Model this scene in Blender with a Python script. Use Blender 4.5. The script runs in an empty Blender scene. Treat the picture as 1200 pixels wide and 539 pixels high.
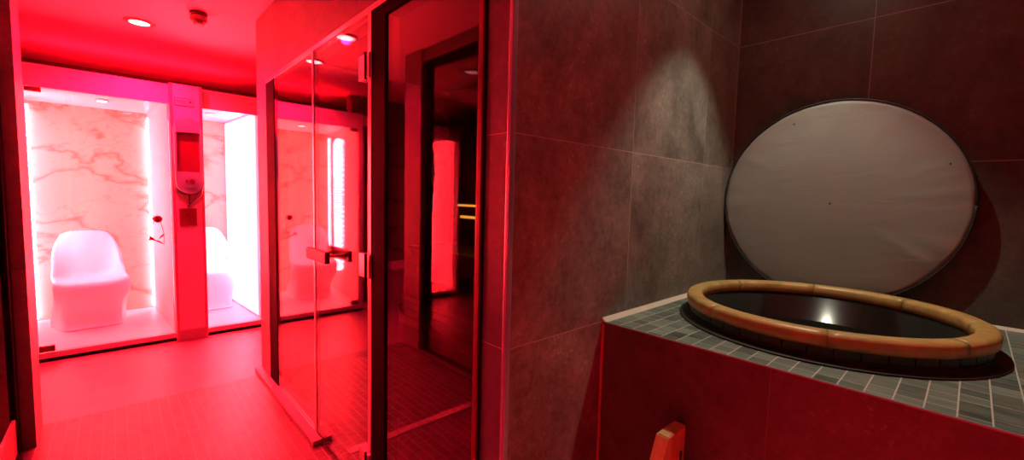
import bpy, bmesh, math, random
from mathutils import Vector, Matrix
random.seed(7)
PI = math.pi
SC = bpy.context.scene
COL = SC.collection

# ------------------------------------------------------------------ camera
cam_d = bpy.data.cameras.new('camera')
cam = bpy.data.objects.new('camera', cam_d); COL.objects.link(cam); SC.camera = cam
cam_d.sensor_fit = 'HORIZONTAL'; cam_d.sensor_width = 36.0
cam_d.lens = 36.0 * 501.79 / 1200.0
cam_d.clip_start = 0.02
_r = Vector((0.73317, -0.67957, 0.02528)); _u = Vector((0.03284, 0.07251, 0.99683)); _f = Vector((0.67925, 0.73002, -0.07548))
cam.matrix_world = Matrix(((_r.x, _u.x, -_f.x, 0), (_r.y, _u.y, -_f.y, 0), (_r.z, _u.z, -_f.z, 1.35), (0, 0, 0, 1)))

# ------------------------------------------------------------------ world, view, exposure
w = bpy.data.worlds.new('world'); SC.world = w; w.use_nodes = True
w.node_tree.nodes['Background'].inputs[0].default_value = (0.010, 0.002, 0.003, 1)
w.node_tree.nodes['Background'].inputs[1].default_value = 0.3
SC.view_settings.view_transform = 'Standard'
SC.view_settings.look = 'None'
SC.view_settings.exposure = 0.0
SC.view_settings.gamma = 1.0
SC.view_settings.use_curve_mapping = False
SC.cycles.max_bounces = 10
SC.cycles.transparent_max_bounces = 24
SC.cycles.sample_clamp_indirect = 30.0

LED = (300.0, 6.5, 9.5)          # infrared cabin panels
FILL_SPOTS = ((0.20, 0.15), (0.25, -0.85))   # added unseen red spots: they light the floor, the floor lights the walls
def lamp(name, kind, loc, color, power, rot=None, **kw):
    d = bpy.data.lights.new(name, kind); d.color = color; d.energy = power
    for k, v in kw.items(): setattr(d, k, v)
    o = bpy.data.objects.new(name, d); COL.objects.link(o); o.location = loc
    if rot: o.rotation_euler = rot
    return o
# white spot above the tub; red spots of the corridor ceiling
lamp('tub_spot_light', 'SPOT', (1.77, 0.46, 2.535), (1.0, 0.97, 0.74), 52, spot_size=math.radians(74), spot_blend=0.5, shadow_soft_size=0.012)
lamp('cove_light_lamp', 'AREA', (0.25, 5.35, 2.30), (1.0, 0.002, 0.008), 28, rot=(PI, 0, 0), shape='RECTANGLE', size=1.5, size_y=0.10)
for x, y, p in ((0.178, 4.24, 420), (0.215, 3.41, 160)):
    lamp('corridor_spot_light', 'SPOT', (x, y, 2.53), (1.0, 0.0035, 0.042), p, spot_size=math.radians(150), spot_blend=0.6, shadow_soft_size=0.03)

for x, y in FILL_SPOTS:
    lamp('added_fill_spot', 'SPOT', (x, y, 2.53), (1.0, 0.010, 0.028), 7500, spot_size=math.radians(36), spot_blend=0.4, shadow_soft_size=0.04)  # added fill: no such lamps seen, they redden the tub walls by bounce

# ------------------------------------------------------------------ node helpers
class NT:
    def __init__(s, name):
        s.m = bpy.data.materials.new(name); s.m.use_nodes = True
        s.t = s.m.node_tree; s.t.nodes.clear()
        s.out = s.t.nodes.new('ShaderNodeOutputMaterial')
    def n(s, typ, ins=None, **attrs):
        nd = s.t.nodes.new(typ)
        for k, v in attrs.items(): setattr(nd, k, v)
        for k, v in (ins or {}).items():
            if hasattr(v, 'is_output'): s.t.links.new(v, nd.inputs[k])
            elif v is not None: nd.inputs[k].default_value = v
        return nd
    def mt(s, op, a, b=None, c=None, clamp=False):
        ins = {0: a}
        if b is not None: ins[1] = b
        if c is not None: ins[2] = c
        return s.n('ShaderNodeMath', ins, operation=op, use_clamp=clamp).outputs[0]
    def mix(s, f, a, b, blend='MIX'):
        nd = s.n('ShaderNodeMix', data_type='RGBA', blend_type=blend)
        for i, v in ((0, f), (6, a), (7, b)):
            if hasattr(v, 'is_output'): s.t.links.new(v, nd.inputs[i])
            else: nd.inputs[i].default_value = v if i == 0 else (*v[:3], 1)
        return nd.outputs[2]
    def ramp(s, f, stops):
        nd = s.n('ShaderNodeValToRGB', {0: f}); cr = nd.color_ramp
        while len(cr.elements) < len(stops): cr.elements.new(0.5)
        for e, (p, c) in zip(cr.elements, stops):
            e.position = p; e.color = (*c, 1) if isinstance(c, tuple) else (c, c, c, 1)
        return nd.outputs[0]
    def pos(s):
        g = s.n('ShaderNodeNewGeometry'); sp = s.n('ShaderNodeSeparateXYZ', {0: g.outputs['Position']})
        return g.outputs['Position'], sp.outputs
    def obj(s):
        g = s.n('ShaderNodeTexCoord'); sp = s.n('ShaderNodeSeparateXYZ', {0: g.outputs['Object']})
        return g.outputs['Object'], sp.outputs
    def noise(s, vec, scale, detail=3, rough=0.55, dist=0.0):
        return s.n('ShaderNodeTexNoise', {'Vector': vec, 'Scale': scale, 'Detail': detail, 'Roughness': rough, 'Distortion': dist}).outputs[0]
    def scaled(s, vec, sc):
        return s.n('ShaderNodeMapping', {'Vector': vec, 'Scale': sc}).outputs[0]
    def rnd(s, a, b=0.0, c=0.0):
        v = s.n('ShaderNodeCombineXYZ', {0: a, 1: b, 2: c}).outputs[0]
        return s.n('ShaderNodeTexWhiteNoise', {'Vector': v}, noise_dimensions='3D').outputs[0]
    def bsdf(s, color, rough=0.5, metal=0.0, bump=None, bstr=0.2, bdist=0.002, spec=0.5, emit=None, estr=0.0, sheen=0.0):
        p = s.n('ShaderNodeBsdfPrincipled', {'Base Color': color if hasattr(color, 'is_output') else (*color, 1), 'Roughness': rough, 'Metallic': metal, 'Specular IOR Level': spec})
        if emit is not None:
            if hasattr(emit, 'is_output'): s.t.links.new(emit, p.inputs['Emission Color'])
            else: p.inputs['Emission Color'].default_value = (*emit, 1)
            p.inputs['Emission Strength'].default_value = estr
        if sheen: p.inputs['Sheen Weight'].default_value = sheen
        if bump is not None:
            b = s.n('ShaderNodeBump', {'Height': bump, 'Strength': bstr, 'Distance': bdist})
            s.t.links.new(b.outputs[0], p.inputs['Normal'])
        s.t.links.new(p.outputs[0], s.out.inputs[0]); return s.m

def plain(name, color, rough=0.5, metal=0.0, scale=40, amp=0.12, spec=0.5, sheen=0.0):
    t = NT(name); v, _ = t.obj(); n = t.noise(v, scale)
    c = t.mix(n, tuple(max(0, x * (1 - amp)) for x in color), tuple(min(1, x * (1 + amp)) for x in color))
    return t.bsdf(c, rough, metal, bump=n, bstr=0.05, spec=spec, sheen=sheen)

def concrete_tile(name, au, u0, pu, av, v0, pv, dark=(0.070, 0.060, 0.052), light=(0.175, 0.158, 0.138), grout=(0.24, 0.20, 0.18), gw=0.0016, rough=0.42):
    """stone-look tiles; au/av = world axes (0,1,2) of the two grout directions."""
    t = NT(name); P, s = t.pos()
    def g(a, o, p):
        q = t.mt('DIVIDE', t.mt('SUBTRACT', s[a], o), p)
        f = t.mt('FRACT', q); d = t.mt('MULTIPLY', t.mt('MINIMUM', f, t.mt('SUBTRACT', 1.0, f)), p)
        return t.mt('LESS_THAN', d, gw), t.mt('FLOOR', q)
    gu, iu = g(au, u0, pu); gv, iv = g(av, v0, pv)
    m = t.mt('MAXIMUM', gu, gv); r = t.rnd(iu, iv, 3.3)
    off = t.n('ShaderNodeCombineXYZ', {0: t.mt('MULTIPLY', r, 9.0), 1: t.mt('MULTIPLY', r, 4.0), 2: t.mt('MULTIPLY', r, 7.0)}).outputs[0]
    V = t.n('ShaderNodeVectorMath', {0: P, 1: off}, operation='ADD').outputs[0]
    n1 = t.noise(V, 2.6, 6, 0.62, 0.6); n2 = t.noise(t.scaled(V, (5.5, 5.5, 4.0)), 1.9, 6, 0.75); n3 = t.noise(V, 75, 3, 0.7); n4 = t.noise(V, 38, 4, 0.8)
    f = t.mt('ADD', t.mt('ADD', t.mt('MULTIPLY', n1, 0.42), t.mt('MULTIPLY', n2, 0.28)), t.mt('MULTIPLY', n4, 0.30))
    c = t.mix(t.ramp(f, [(0.39, 0.0), (0.62, 1.0)]), dark, light)
    c = t.mix(t.mt('MULTIPLY', t.mt('SUBTRACT', r, 0.5), 0.25, clamp=True), c, light)
    sp = t.mt('MULTIPLY', t.ramp(n3, [(0.58, 0.0), (0.66, 1.0)]), t.ramp(n1, [(0.48, 0.0), (0.62, 1.0)]))
    c = t.mix(t.mt('MULTIPLY', sp, 0.5), c, tuple(min(0.6, x * 1.9) for x in light))
    c = t.mix(m, c, grout)
    rr = t.mt('ADD', rough - 0.08, t.mt('MULTIPLY', n2, 0.2))
    hb = t.mt('SUBTRACT', t.mt('MULTIPLY', f, 0.25), m)
    return t.bsdf(c, rr, bump=hb, bstr=0.25, bdist=0.0015)

def mosaic(name, au, u0, pu, av, v0, pv, dark, light, grout, rough=0.35, streak=(1, 1, 1), gw=0.0014, gv_w=0.0009):
    """strips pu wide, each cut into bricks of pv, half of them cut again."""
    t = NT(name); P, s = t.pos()
    q = t.mt('DIVIDE', t.mt('SUBTRACT', s[au], u0), pu); i = t.mt('FLOOR', q); f = t.mt('FRACT', q)
    gu = t.mt('LESS_THAN', t.mt('MULTIPLY', t.mt('MINIMUM', f, t.mt('SUBTRACT', 1.0, f)), pu), gw)
    o = t.mt('MULTIPLY', t.mt('ROUND', t.mt('MULTIPLY', t.rnd(i, 1.7), 3.0)), 0.25)
    q2 = t.mt('ADD', t.mt('DIVIDE', t.mt('SUBTRACT', s[av], v0), pv), o); j = t.mt('FLOOR', q2); f2 = t.mt('FRACT', q2)
    r = t.rnd(i, j, 5.1)
    gm = t.mt('LESS_THAN', t.mt('MULTIPLY', t.mt('MINIMUM', f2, t.mt('SUBTRACT', 1.0, f2)), pv), gv_w)
    split = t.mt('GREATER_THAN', r, 0.45)
    gs = t.mt('MULTIPLY', split, t.mt('LESS_THAN', t.mt('MULTIPLY', t.mt('ABSOLUTE', t.mt('SUBTRACT', f2, 0.5)), pv), gv_w))
    k = t.mt('MULTIPLY', split, t.mt('GREATER_THAN', f2, 0.5))
    tint = t.rnd(i, j, t.mt('ADD', k, 0.37))
    m = t.mt('MAXIMUM', gu, t.mt('MAXIMUM', gm, gs))
    off = t.n('ShaderNodeCombineXYZ', {0: t.mt('MULTIPLY', tint, 13.0), 1: t.mt('MULTIPLY', tint, 5.0), 2: 0.0}).outputs[0]
    V = t.n('ShaderNodeVectorMath', {0: t.scaled(P, streak), 1: off}, operation='ADD').outputs[0]
    n1 = t.noise(V, 14, 5, 0.65, 0.8)
    c = t.mix(t.mt('ADD', t.mt('MULTIPLY', tint, 0.55), t.mt('MULTIPLY', t.ramp(n1, [(0.35, 0.0), (0.68, 1.0)]), 0.45)), dark, light)
    c = t.mix(m, c, grout)
    return t.bsdf(c, t.mt('ADD', rough, t.mt('MULTIPLY', n1, 0.15)), bump=t.mt('SUBTRACT', t.mt('MULTIPLY', n1, 0.3), m), bstr=0.35, bdist=0.0015)

def glass(name, tint=(1, 1, 1), base=0.04, boost=1.0):
    """clear pane: Schlick reflection over straight transmission, the same from both sides."""
    t = NT(name); g = t.n('ShaderNodeNewGeometry')
    d = t.mt('ABSOLUTE', t.n('ShaderNodeVectorMath', {0: g.outputs['True Normal'], 1: g.outputs['Incoming']}, operation='DOT_PRODUCT').outputs['Value'])
    f = t.mt('ADD', base, t.mt('MULTIPLY', 1 - base, t.mt('POWER', t.mt('SUBTRACT', 1.0, d, clamp=True), 5.0)))
    f = t.mt('MULTIPLY', f, boost, clamp=True)
    tr = t.n('ShaderNodeBsdfTransparent', {0: (*tint, 1)}); gl = t.n('ShaderNodeBsdfGlossy', {'Color': (1, 1, 1, 1), 'Roughness': 0.0})
    mx = t.n('ShaderNodeMixShader', {0: f, 1: tr.outputs[0], 2: gl.outputs[0]}); t.t.links.new(mx.outputs[0], t.out.inputs[0]); return t.m

def emitter(name, color, strength=1.0, base=(0.5, 0.5, 0.5)):
    t = NT(name); return t.bsdf(base, 0.4, emit=color, estr=strength)

def marble(name, base, base2, vein, scale=1.0, vw=0.014):
    t = NT(name); P, s = t.pos()
    V = t.scaled(P, (scale, scale, scale * 1.9))
    rot = t.n('ShaderNodeMapping', {'Vector': V, 'Location': (3.1, 0.0, 1.7), 'Rotation': (0.0, 0.45, 0.2)}).outputs[0]
    n = t.noise(rot, 0.95, 5, 0.52, 0.25); n2 = t.noise(rot, 1.9, 5, 0.6, 0.2)
    d = t.mt('ABSOLUTE', t.mt('SUBTRACT', n, 0.5)); d2 = t.mt('ABSOLUTE', t.mt('SUBTRACT', n2, 0.47))
    v = t.ramp(d, [(0.0, 1.0), (vw, 0.35), (vw * 2.2, 0.0)]); wide = t.mt('MULTIPLY', t.ramp(d, [(0.0, 1.0), (0.04, 0.0)]), t.ramp(t.noise(P, 2.0), [(0.5, 0.0), (0.6, 1.0)]))
    v2 = t.mt('MULTIPLY', t.ramp(d2, [(0.0, 1.0), (0.010, 0.0)]), 0.35)
    c = t.mix(t.noise(P, 1.3), base, base2)
    f = t.mt('MAXIMUM', t.mt('MAXIMUM', t.mt('MULTIPLY', v, 0.75), t.mt('MULTIPLY', wide, 0.7)), v2)
    return t.bsdf(t.mix(f, c, vein), 0.25)

def wood(name, c1, c2, axis=2, scale=1.0, rough=0.45, seam=None):
    t = NT(name); V, s = t.obj()
    sc = [18, 18, 18]; sc[axis] = 1.6
    n = t.noise(t.scaled(V, tuple(a * scale for a in sc)), 1.5, 5, 0.6, 0.5)
    n2 = t.noise(V, 6, 2)
    c = t.mix(t.ramp(n, [(0.32, 0.0), (0.68, 1.0)]), c1, c2); c = t.mix(t.mt('MULTIPLY', n2, 0.3), c, c1)
    if seam:   # planks: (axis, pitch)
        f = t.mt('FRACT', t.mt('DIVIDE', s[seam[0]], seam[1]))
        m = t.mt('LESS_THAN', t.mt('MULTIPLY', t.mt('MINIMUM', f, t.mt('SUBTRACT', 1.0, f)), seam[1]), 0.003)
        c = t.mix(m, c, tuple(x * 0.15 for x in c1))
    return t.bsdf(c, rough, bump=n, bstr=0.1)

# ------------------------------------------------------------------ materials
M = {}
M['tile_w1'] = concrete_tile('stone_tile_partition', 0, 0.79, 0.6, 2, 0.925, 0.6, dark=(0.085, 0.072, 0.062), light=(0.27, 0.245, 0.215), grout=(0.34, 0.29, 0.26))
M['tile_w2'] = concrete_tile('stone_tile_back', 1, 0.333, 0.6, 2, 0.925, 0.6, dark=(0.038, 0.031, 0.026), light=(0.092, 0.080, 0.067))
M['tile_a'] = concrete_tile('stone_tile_glass_wall', 1, 1.72, 0.95, 2, 0.925, 0.6, dark=(0.13, 0.12, 0.115), light=(0.24, 0.22, 0.20), gw=0.0013)
M['tile_dimmed'] = concrete_tile('stone_tile_dimmed', 1, 1.72, 0.95, 2, 0.925, 0.6, dark=(0.070, 0.11, 0.12), light=(0.14, 0.19, 0.20), grout=(0.4, 0.4, 0.4), gw=0.0013)  # copy of tile_a, red cut in the colour to mute the red light
M['tile_front'] = concrete_tile('stone_tile_platform', 1, 0.33, 0.6, 2, 0.325, 0.9, dark=(0.042, 0.036, 0.034), light=(0.095, 0.085, 0.078), grout=(0.11, 0.09, 0.085))
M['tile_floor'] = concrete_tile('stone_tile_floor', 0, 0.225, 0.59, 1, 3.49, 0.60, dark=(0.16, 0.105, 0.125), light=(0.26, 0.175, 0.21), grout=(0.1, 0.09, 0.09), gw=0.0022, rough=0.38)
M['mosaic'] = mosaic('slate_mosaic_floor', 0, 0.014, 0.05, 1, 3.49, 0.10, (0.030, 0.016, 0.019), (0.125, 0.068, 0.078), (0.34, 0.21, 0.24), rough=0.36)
M['slate'] = mosaic('slate_mosaic_deck', 1, 0.043, 0.05, 0, 0.02, 0.10, (0.022, 0.031, 0.026), (0.23, 0.29, 0.245), (0.50, 0.49, 0.43), rough=0.42, streak=(3.2, 0.45, 1), gw=0.0015, gv_w=0.0010)
M['ceiling'] = plain('ceiling_paint', (0.74, 0.55, 0.68), 0.9, scale=60, amp=0.03)
M['white'] = plain('white_laminate', (0.72, 0.70, 0.68), 0.35, scale=8, amp=0.03)
M['frame_pink'] = plain('satin_metal_facade', (0.50, 0.46, 0.44), 0.35, scale=30, amp=0.04)
M['sill_dark'] = plain('dark_sill', (0.03, 0.01, 0.012), 0.6, scale=30, amp=0.2)
M['cabin_floor'] = plain('white_cabin_floor', (0.80, 0.76, 0.74), 0.4, scale=20, amp=0.03)
M['chair'] = plain('white_polypropylene', (0.88, 0.87, 0.88), 0.32, scale=10, amp=0.02)
M['trim_alu'] = plain('brushed_aluminium', (0.40, 0.60, 0.72), 0.28, 0.6, scale=60, amp=0.08)
M['steel'] = plain('satin_steel', (0.60, 0.56, 0.55), 0.30, 0.85, scale=60, amp=0.08)
M['brass'] = plain('brass_pin', (0.75, 0.5, 0.2), 0.3, 0.9, scale=60, amp=0.05)
M['dark_frame'] = plain('black_brown_frame', (0.006, 0.004, 0.004), 0.75, scale=30, amp=0.2, spec=0.04)
M['black'] = plain('black_rubber', (0.010, 0.008, 0.008), 0.6, scale=60, amp=0.2)
M['caulk'] = plain('pale_caulk', (0.60, 0.55, 0.45), 0.7, scale=80, amp=0.05)
M['red_plastic'] = plain('red_plastic', (0.10, 0.003, 0.010), 0.35, scale=30, amp=0.1)
M['darkred'] = plain('dull_red_plastic', (0.045, 0.002, 0.006), 0.45, scale=30, amp=0.1)
M['midred'] = plain('red_moulding', (0.12, 0.004, 0.018), 0.4, scale=30, amp=0.1)
M['dryer'] = plain('pale_plastic_shell', (0.17, 0.40, 0.34), 0.35, scale=20, amp=0.04)
M['dark_plaster'] = plain('dark_plaster', (0.16, 0.14, 0.135), 0.8, scale=5, amp=0.2)
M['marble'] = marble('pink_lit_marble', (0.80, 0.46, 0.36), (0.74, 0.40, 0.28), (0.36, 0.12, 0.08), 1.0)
M['marble_dark'] = marble('veined_marble_wall', (0.20, 0.17, 0.15), (0.28, 0.25, 0.22), (0.05, 0.04, 0.035), 1.0)
M['rim'] = None
M['rimseg'] = wood('golden_oak_rim', (0.36, 0.22, 0.07), (0.58, 0.38, 0.13), axis=1, scale=0.9, rough=0.38)
M['stave'] = wood('dark_stained_staves', (0.016, 0.008, 0.006), (0.035, 0.016, 0.011), axis=2, rough=0.4)
M['liner'] = plain('black_gloss_liner', (0.010, 0.008, 0.007), 0.10, scale=6, amp=0.3, spec=0.6)
M['step_wood'] = wood('pale_pine', (0.52, 0.28, 0.12), (0.72, 0.46, 0.22), axis=2, scale=1.4)
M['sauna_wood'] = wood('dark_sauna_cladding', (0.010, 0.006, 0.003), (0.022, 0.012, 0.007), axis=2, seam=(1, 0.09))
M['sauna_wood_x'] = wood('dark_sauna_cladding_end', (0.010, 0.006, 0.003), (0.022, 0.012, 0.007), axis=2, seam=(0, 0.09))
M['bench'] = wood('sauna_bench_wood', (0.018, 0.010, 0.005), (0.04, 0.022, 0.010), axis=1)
M['glass'] = glass('clear_glass', (0.93, 0.93, 0.93), 0.04)
M['glass_dark'] = glass('tinted_glass', (0.62, 0.60, 0.60), 0.045, 1.25)
M['glass_coated'] = glass('coated_dark_glass', (0.5, 0.48, 0.48), 0.05, 2.4)
M['glass_cab'] = glass('cabin_glass', (0.97, 0.97, 0.97), 0.04)
M['amber'] = emitter('amber_led', (1.0, 0.40, 0.035), 2.6)
M['white_led'] = emitter('white_led_disc', (1.0, 0.25, 0.27), 14.0)
M['warm_led'] = emitter('warm_led_disc', (1.0, 0.85, 0.6), 30.0)
M['strip_led'] = emitter('cabin_led_strip', LED, 1.0)

def dotted(name):
    """backlit infrared panel: rows of staggered lamps behind a diffuser"""
    t = NT(name); V, s = t.obj()
    pz = 0.030; py = 0.036
    q = t.mt('DIVIDE', s[2], pz); r = t.mt('FLOOR', q)
    sh = t.mt('MULTIPLY', t.mt('FLOORED_MODULO', r, 2.0), 0.5)
    a = t.mt('SUBTRACT', t.mt('FRACT', t.mt('ADD', t.mt('DIVIDE', s[1], py), sh)), 0.5); b = t.mt('SUBTRACT', t.mt('FRACT', q), 0.5)
    d = t.mt('SQRT', t.mt('ADD', t.mt('POWER', t.mt('MULTIPLY', a, py), 2.0), t.mt('POWER', t.mt('MULTIPLY', b, pz), 2.0)))
    m = t.mt('LESS_THAN', d, 0.0085)
    c = t.mix(m, (0.85, 0.0085, 0.016), (1.0, 0.048, 0.046))
    return t.bsdf((0.5, 0.4, 0.4), 0.4, emit=c, estr=300.0)
M['dotted'] = dotted('dotted_infrared_panel')
M['backlit'] = emitter('backlit_wall_panel', (1.0, 0.008, 0.016), 110.0)

# ------------------------------------------------------------------ geometry helpers
def add_box(bm, a, b, bevel=0.0):
    a, b = [min(p, q) for p, q in zip(a, b)], [max(p, q) for p, q in zip(a, b)]
    r = bmesh.ops.create_cube(bm, size=1.0)
    vs = r['verts']
    for v in vs: v.co = Vector([(a[i] + b[i]) / 2 + v.co[i] * (b[i] - a[i]) for i in range(3)])
    if bevel > 0:
        es = list({e for v in vs for e in v.link_edges})
        bmesh.ops.bevel(bm, geom=es, offset=bevel, segments=2, profile=0.6, affect='EDGES')
    return bm
def bx(*boxes, bevel=0.0):
    bm = bmesh.new()
    for a, b in boxes: add_box(bm, a, b, bevel)
    return bm
def add_cyl(bm, c, r, h, axis=2, seg=32, r2=None, bevel=0.0):
    q = bmesh.ops.create_cone(bm, cap_ends=True, segments=seg, radius1=r, radius2=r if r2 is None else r2, depth=h)
    rot = {2: Matrix(), 0: Matrix.Rotation(PI / 2, 4, 'Y'), 1: Matrix.Rotation(-PI / 2, 4, 'X')}[axis]
    bmesh.ops.transform(bm, matrix=Matrix.Translation(Vector(c)) @ rot, verts=q['verts'])
    return bm
def add_tube(bm, pts, r, seg=8):
    pts = [Vector(p) for p in pts]; rings = []
    for i, p in enumerate(pts):
        d = (pts[min(i + 1, len(pts) - 1)] - pts[max(i - 1, 0)]).normalized()
        x = d.orthogonal().normalized() if not rings else (prev - d * prev.dot(d)).normalized()
        prev = x; y = d.cross(x)
        rr = r[i] if isinstance(r, (list, tuple)) else r
        rings.append([bm.verts.new(p + rr * (math.cos(2 * PI * k / seg) * x + math.sin(2 * PI * k / seg) * y)) for k in range(seg)])
    for a, b in zip(rings, rings[1:]):
        for k in range(seg): bm.faces.new((a[k], a[(k + 1) % seg], b[(k + 1) % seg], b[k]))
    bm.faces.new(rings[0][::-1]); bm.faces.new(rings[-1]); return bm
def lathe(prof, seg=96, a0=0.0, a1=2 * PI, closed=True, bm=None):
    """prof: list of (r,z); closed profile loop when closed"""
    bm = bm or bmesh.new(); full = abs(a1 - a0 - 2 * PI) < 1e-6; n = seg if full else seg + 1; rings = []
    for i in range(n):
        a = a0 + (a1 - a0) * i / seg
        rings.append([bm.verts.new((r * math.cos(a), r * math.sin(a), z)) for r, z in prof])
    m = len(prof)
    for i in range(seg):
        A = rings[i]; B = rings[(i + 1) % n]
        for k in range(m if closed else m - 1):
            bm.faces.new((A[k], B[k], B[(k + 1) % m], A[(k + 1) % m]))
    if not full and closed:
        bm.faces.new(rings[0][::-1]); bm.faces.new(rings[-1])
    bmesh.ops.recalc_face_normals(bm, faces=bm.faces); return bm
def prism(pts2, axis, lo, hi, bm=None, bevel=0.0):
    """extrude a 2D outline along axis; the outline is in the two remaining axes in order"""
    bm = bm or bmesh.new()
    def mk(p, h):
        v = [0, 0, 0]; rest = [i for i in range(3) if i != axis]
        v[rest[0]] = p[0]; v[rest[1]] = p[1]; v[axis] = h; return bm.verts.new(v)
    A = [mk(p, lo) for p in pts2]; B = [mk(p, hi) for p in pts2]
    f = [bm.faces.new(A), bm.faces.new(B[::-1])]
    for i in range(len(A)): f.append(bm.faces.new((A[i], B[i], B[(i + 1) % len(A)], A[(i + 1) % len(A)])))
    bmesh.ops.recalc_face_normals(bm, faces=bm.faces)
    if bevel: bmesh.ops.bevel(bm, geom=[e for e in bm.edges if len(e.link_faces) == 2], offset=bevel, segments=2, affect='EDGES')
    return bm
def obj(name, bm, mat, parent=None, loc=None, smooth=False):
    me = bpy.data.meshes.new(name); bm.normal_update(); bm.to_mesh(me); bm.free()
    me.materials.append(mat)
    if smooth:
        for p in me.polygons: p.use_smooth = True
    o = bpy.data.objects.new(name, me); COL.objects.link(o)
    if loc: o.location = loc
    if parent:
        o.parent = parent
        # built in world coordinates: keep them
        o.location = Vector(o.location) - world_loc(parent)
    return o
def world_loc(o):
    v = Vector(o.location)
    while o.parent: o = o.parent; v = v + Vector(o.location)
    return v
def tag(o, label=None, cat=None, group=None, kind=None):
    for k, v in (('label', label), ('category', cat), ('group', group), ('kind', kind)):
        if v: o[k] = v
    return o
def thing(name, label, cat, loc, group=None, kind=None):
    o = bpy.data.objects.new(name, None); o.empty_display_size = 0.05; COL.objects.link(o); o.location = loc
    return tag(o, label, cat, group, kind)
def struct(name, bm, mat, label=None, smooth=False):
    return tag(obj(name, bm, mat, smooth=smooth), label, None, None, 'structure')
def sroot(name, loc, label=None):
    o = bpy.data.objects.new(name, None); COL.objects.link(o); o.location = loc; o['kind'] = 'structure'
    if label: o['label'] = label
    return o

# ================================================================== ROOM SHELL
CZ = 2.56
XG = 0.786                # face of the glass wall on the right of the corridor
XB = -0.335               # face of the post on the left of the corridor
GB = -0.402               # glass on the left of the corridor
YW = 0.859                # tub niche partition wall
XW = 2.318                # back wall behind the tub

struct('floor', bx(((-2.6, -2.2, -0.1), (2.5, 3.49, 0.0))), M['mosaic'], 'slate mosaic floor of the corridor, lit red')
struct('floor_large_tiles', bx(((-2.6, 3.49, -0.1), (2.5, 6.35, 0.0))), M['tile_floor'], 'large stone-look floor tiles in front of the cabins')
struct('ceiling', bx(((-2.6, -2.2, CZ), (2.5, 6.35, CZ + 0.1))), M['ceiling'], 'smooth painted ceiling glowing red')
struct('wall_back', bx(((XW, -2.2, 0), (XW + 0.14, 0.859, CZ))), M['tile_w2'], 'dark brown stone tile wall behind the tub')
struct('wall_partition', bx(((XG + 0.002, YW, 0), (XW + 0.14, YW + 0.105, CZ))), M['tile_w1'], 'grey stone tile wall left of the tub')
struct('wall_near', bx(((-0.5, -2.3, 0), (2.5, -2.2, CZ))), M['tile_w1'])
struct('wall_far', bx(((-2.6, 6.25, 0), (2.5, 6.35, CZ))), M['dark_plaster'])
struct('wall_sauna_side', bx(((2.40, YW + 0.105, 0), (2.50, 6.25, CZ))), M['dark_plaster'])
struct('wall_left', bx(((-0.52, -2.2, 0), (XB, 1.1, CZ))), M['tile_w1'])
# corridor glass wall A: tiled header, far post, near strip
struct('wall_header', bx(((XG, YW + 0.105, 2.105), (XG + 0.12, 3.34, CZ))), M['tile_a'], 'stone tile wall above the glass doors')
struct('wall_far_post', bx(((XG, 3.34, 0), (XG + 0.12, 3.60, CZ))), M['tile_a'], 'tiled wall end left of the glass front')
struct('wall_near_strip', bx(((XG, YW + 0.003, 0), (XG + 0.10, 0.962, CZ))), M['tile_dimmed'], 'narrow tiled wall end right of the glass front')
struct('wall_room_end', bx(((XG + 0.12, 3.45, 0), (2.4, 3.60, CZ))), M['dark_plaster'])
struct('trim_1', bx(((XG - 0.004, YW - 0.005, 0), (XG + 0.014, YW + 0.012, CZ)), bevel=0.003), M['trim_alu'], 'aluminium corner trim at the outer corner of the tile wall')
struct('trim_2', bx(((XG - 0.006, 0.966, 2.080), (XG + 0.03, 3.34, 2.105)), bevel=0.002), M['steel'], 'metal profile above the glass doors')
struct('trim_3', bx(((XG - 0.052, 2.30, 0.0), (XG - 0.004, 3.58, 0.028)), bevel=0.003), plain('pale_stone_curb', (0.42, 0.36, 0.34), 0.5), 'pale curb along the foot of the fixed glass')
struct('trim_4', bx(((XW - 0.005, YW - 0.006, 0.925), (XW - 0.0005, YW - 0.0005, CZ))), plain('corner_grout', (0.22, 0.17, 0.14), 0.7), 'pale grout line in the corner behind the tub')
# left side of the corridor B
struct('wall_left_post', bx(((-0.50, 3.21, 0), (XB, 3.475, CZ))), M['tile_a'], 'tiled wall end on the left of the corridor')
struct('wall_left_header', bx(((-0.50, 1.1, 2.46), (XB - 0.02, 3.21, CZ))), M['tile_a'])
struct('wall_left_room', bx(((-2.5, 3.36, 0), (-0.50, 3.47, CZ))), M['dark_plaster'])
struct('wall_left_outer', bx(((-2.6, -2.2, 0), (-2.5, 6.25, CZ))), M['dark_plaster'])
struct('wall_left_near', bx(((-2.5, 1.0, 0), (-0.52, 1.1, CZ))), M['sauna_wood_x'])
struct('wall_alcove', bx(((-2.5, 5.30, 0), (-0.60, 5.42, CZ))), M['marble_dark'], 'dark veined marble wall left of the cabins')
struct('wall_right_of_cabins', bx(((1.16, 4.80, 0), (2.4, 4.92, CZ))), M['tile_w1'])

# ================================================================== GLASS WALL A (fixed pane, door, big pane)
DF = M['dark_frame']
w1 = sroot('window_1', (XG, 2.86, 0), 'fixed glass pane between the tiled wall end and the glass door')
obj('frame_post', bx(((XG - 0.005, 3.14, 0.0), (XG + 0.075, 3.338, 2.08)), bevel=0.002), DF, w1)
obj('frame_rail', bx(((XG + 0.010, 2.42, 0.0), (XG + 0.05, 3.20, 0.035)), ((XG - 0.004, 2.41, 0.0), (XG + 0.010, 3.16, 0.028)), bevel=0.002), M['steel'], w1)
obj('pane', bx(((XG - 0.002, 2.405, 0.03), (XG + 0.008, 3.20, 2.08))), M['glass'], w1)
obj('edge_strip', bx(((XG - 0.006, 2.385, 0.0), (XG + 0.014, 2.408, 2.08)), bevel=0.002), M['steel'], w1)

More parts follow.
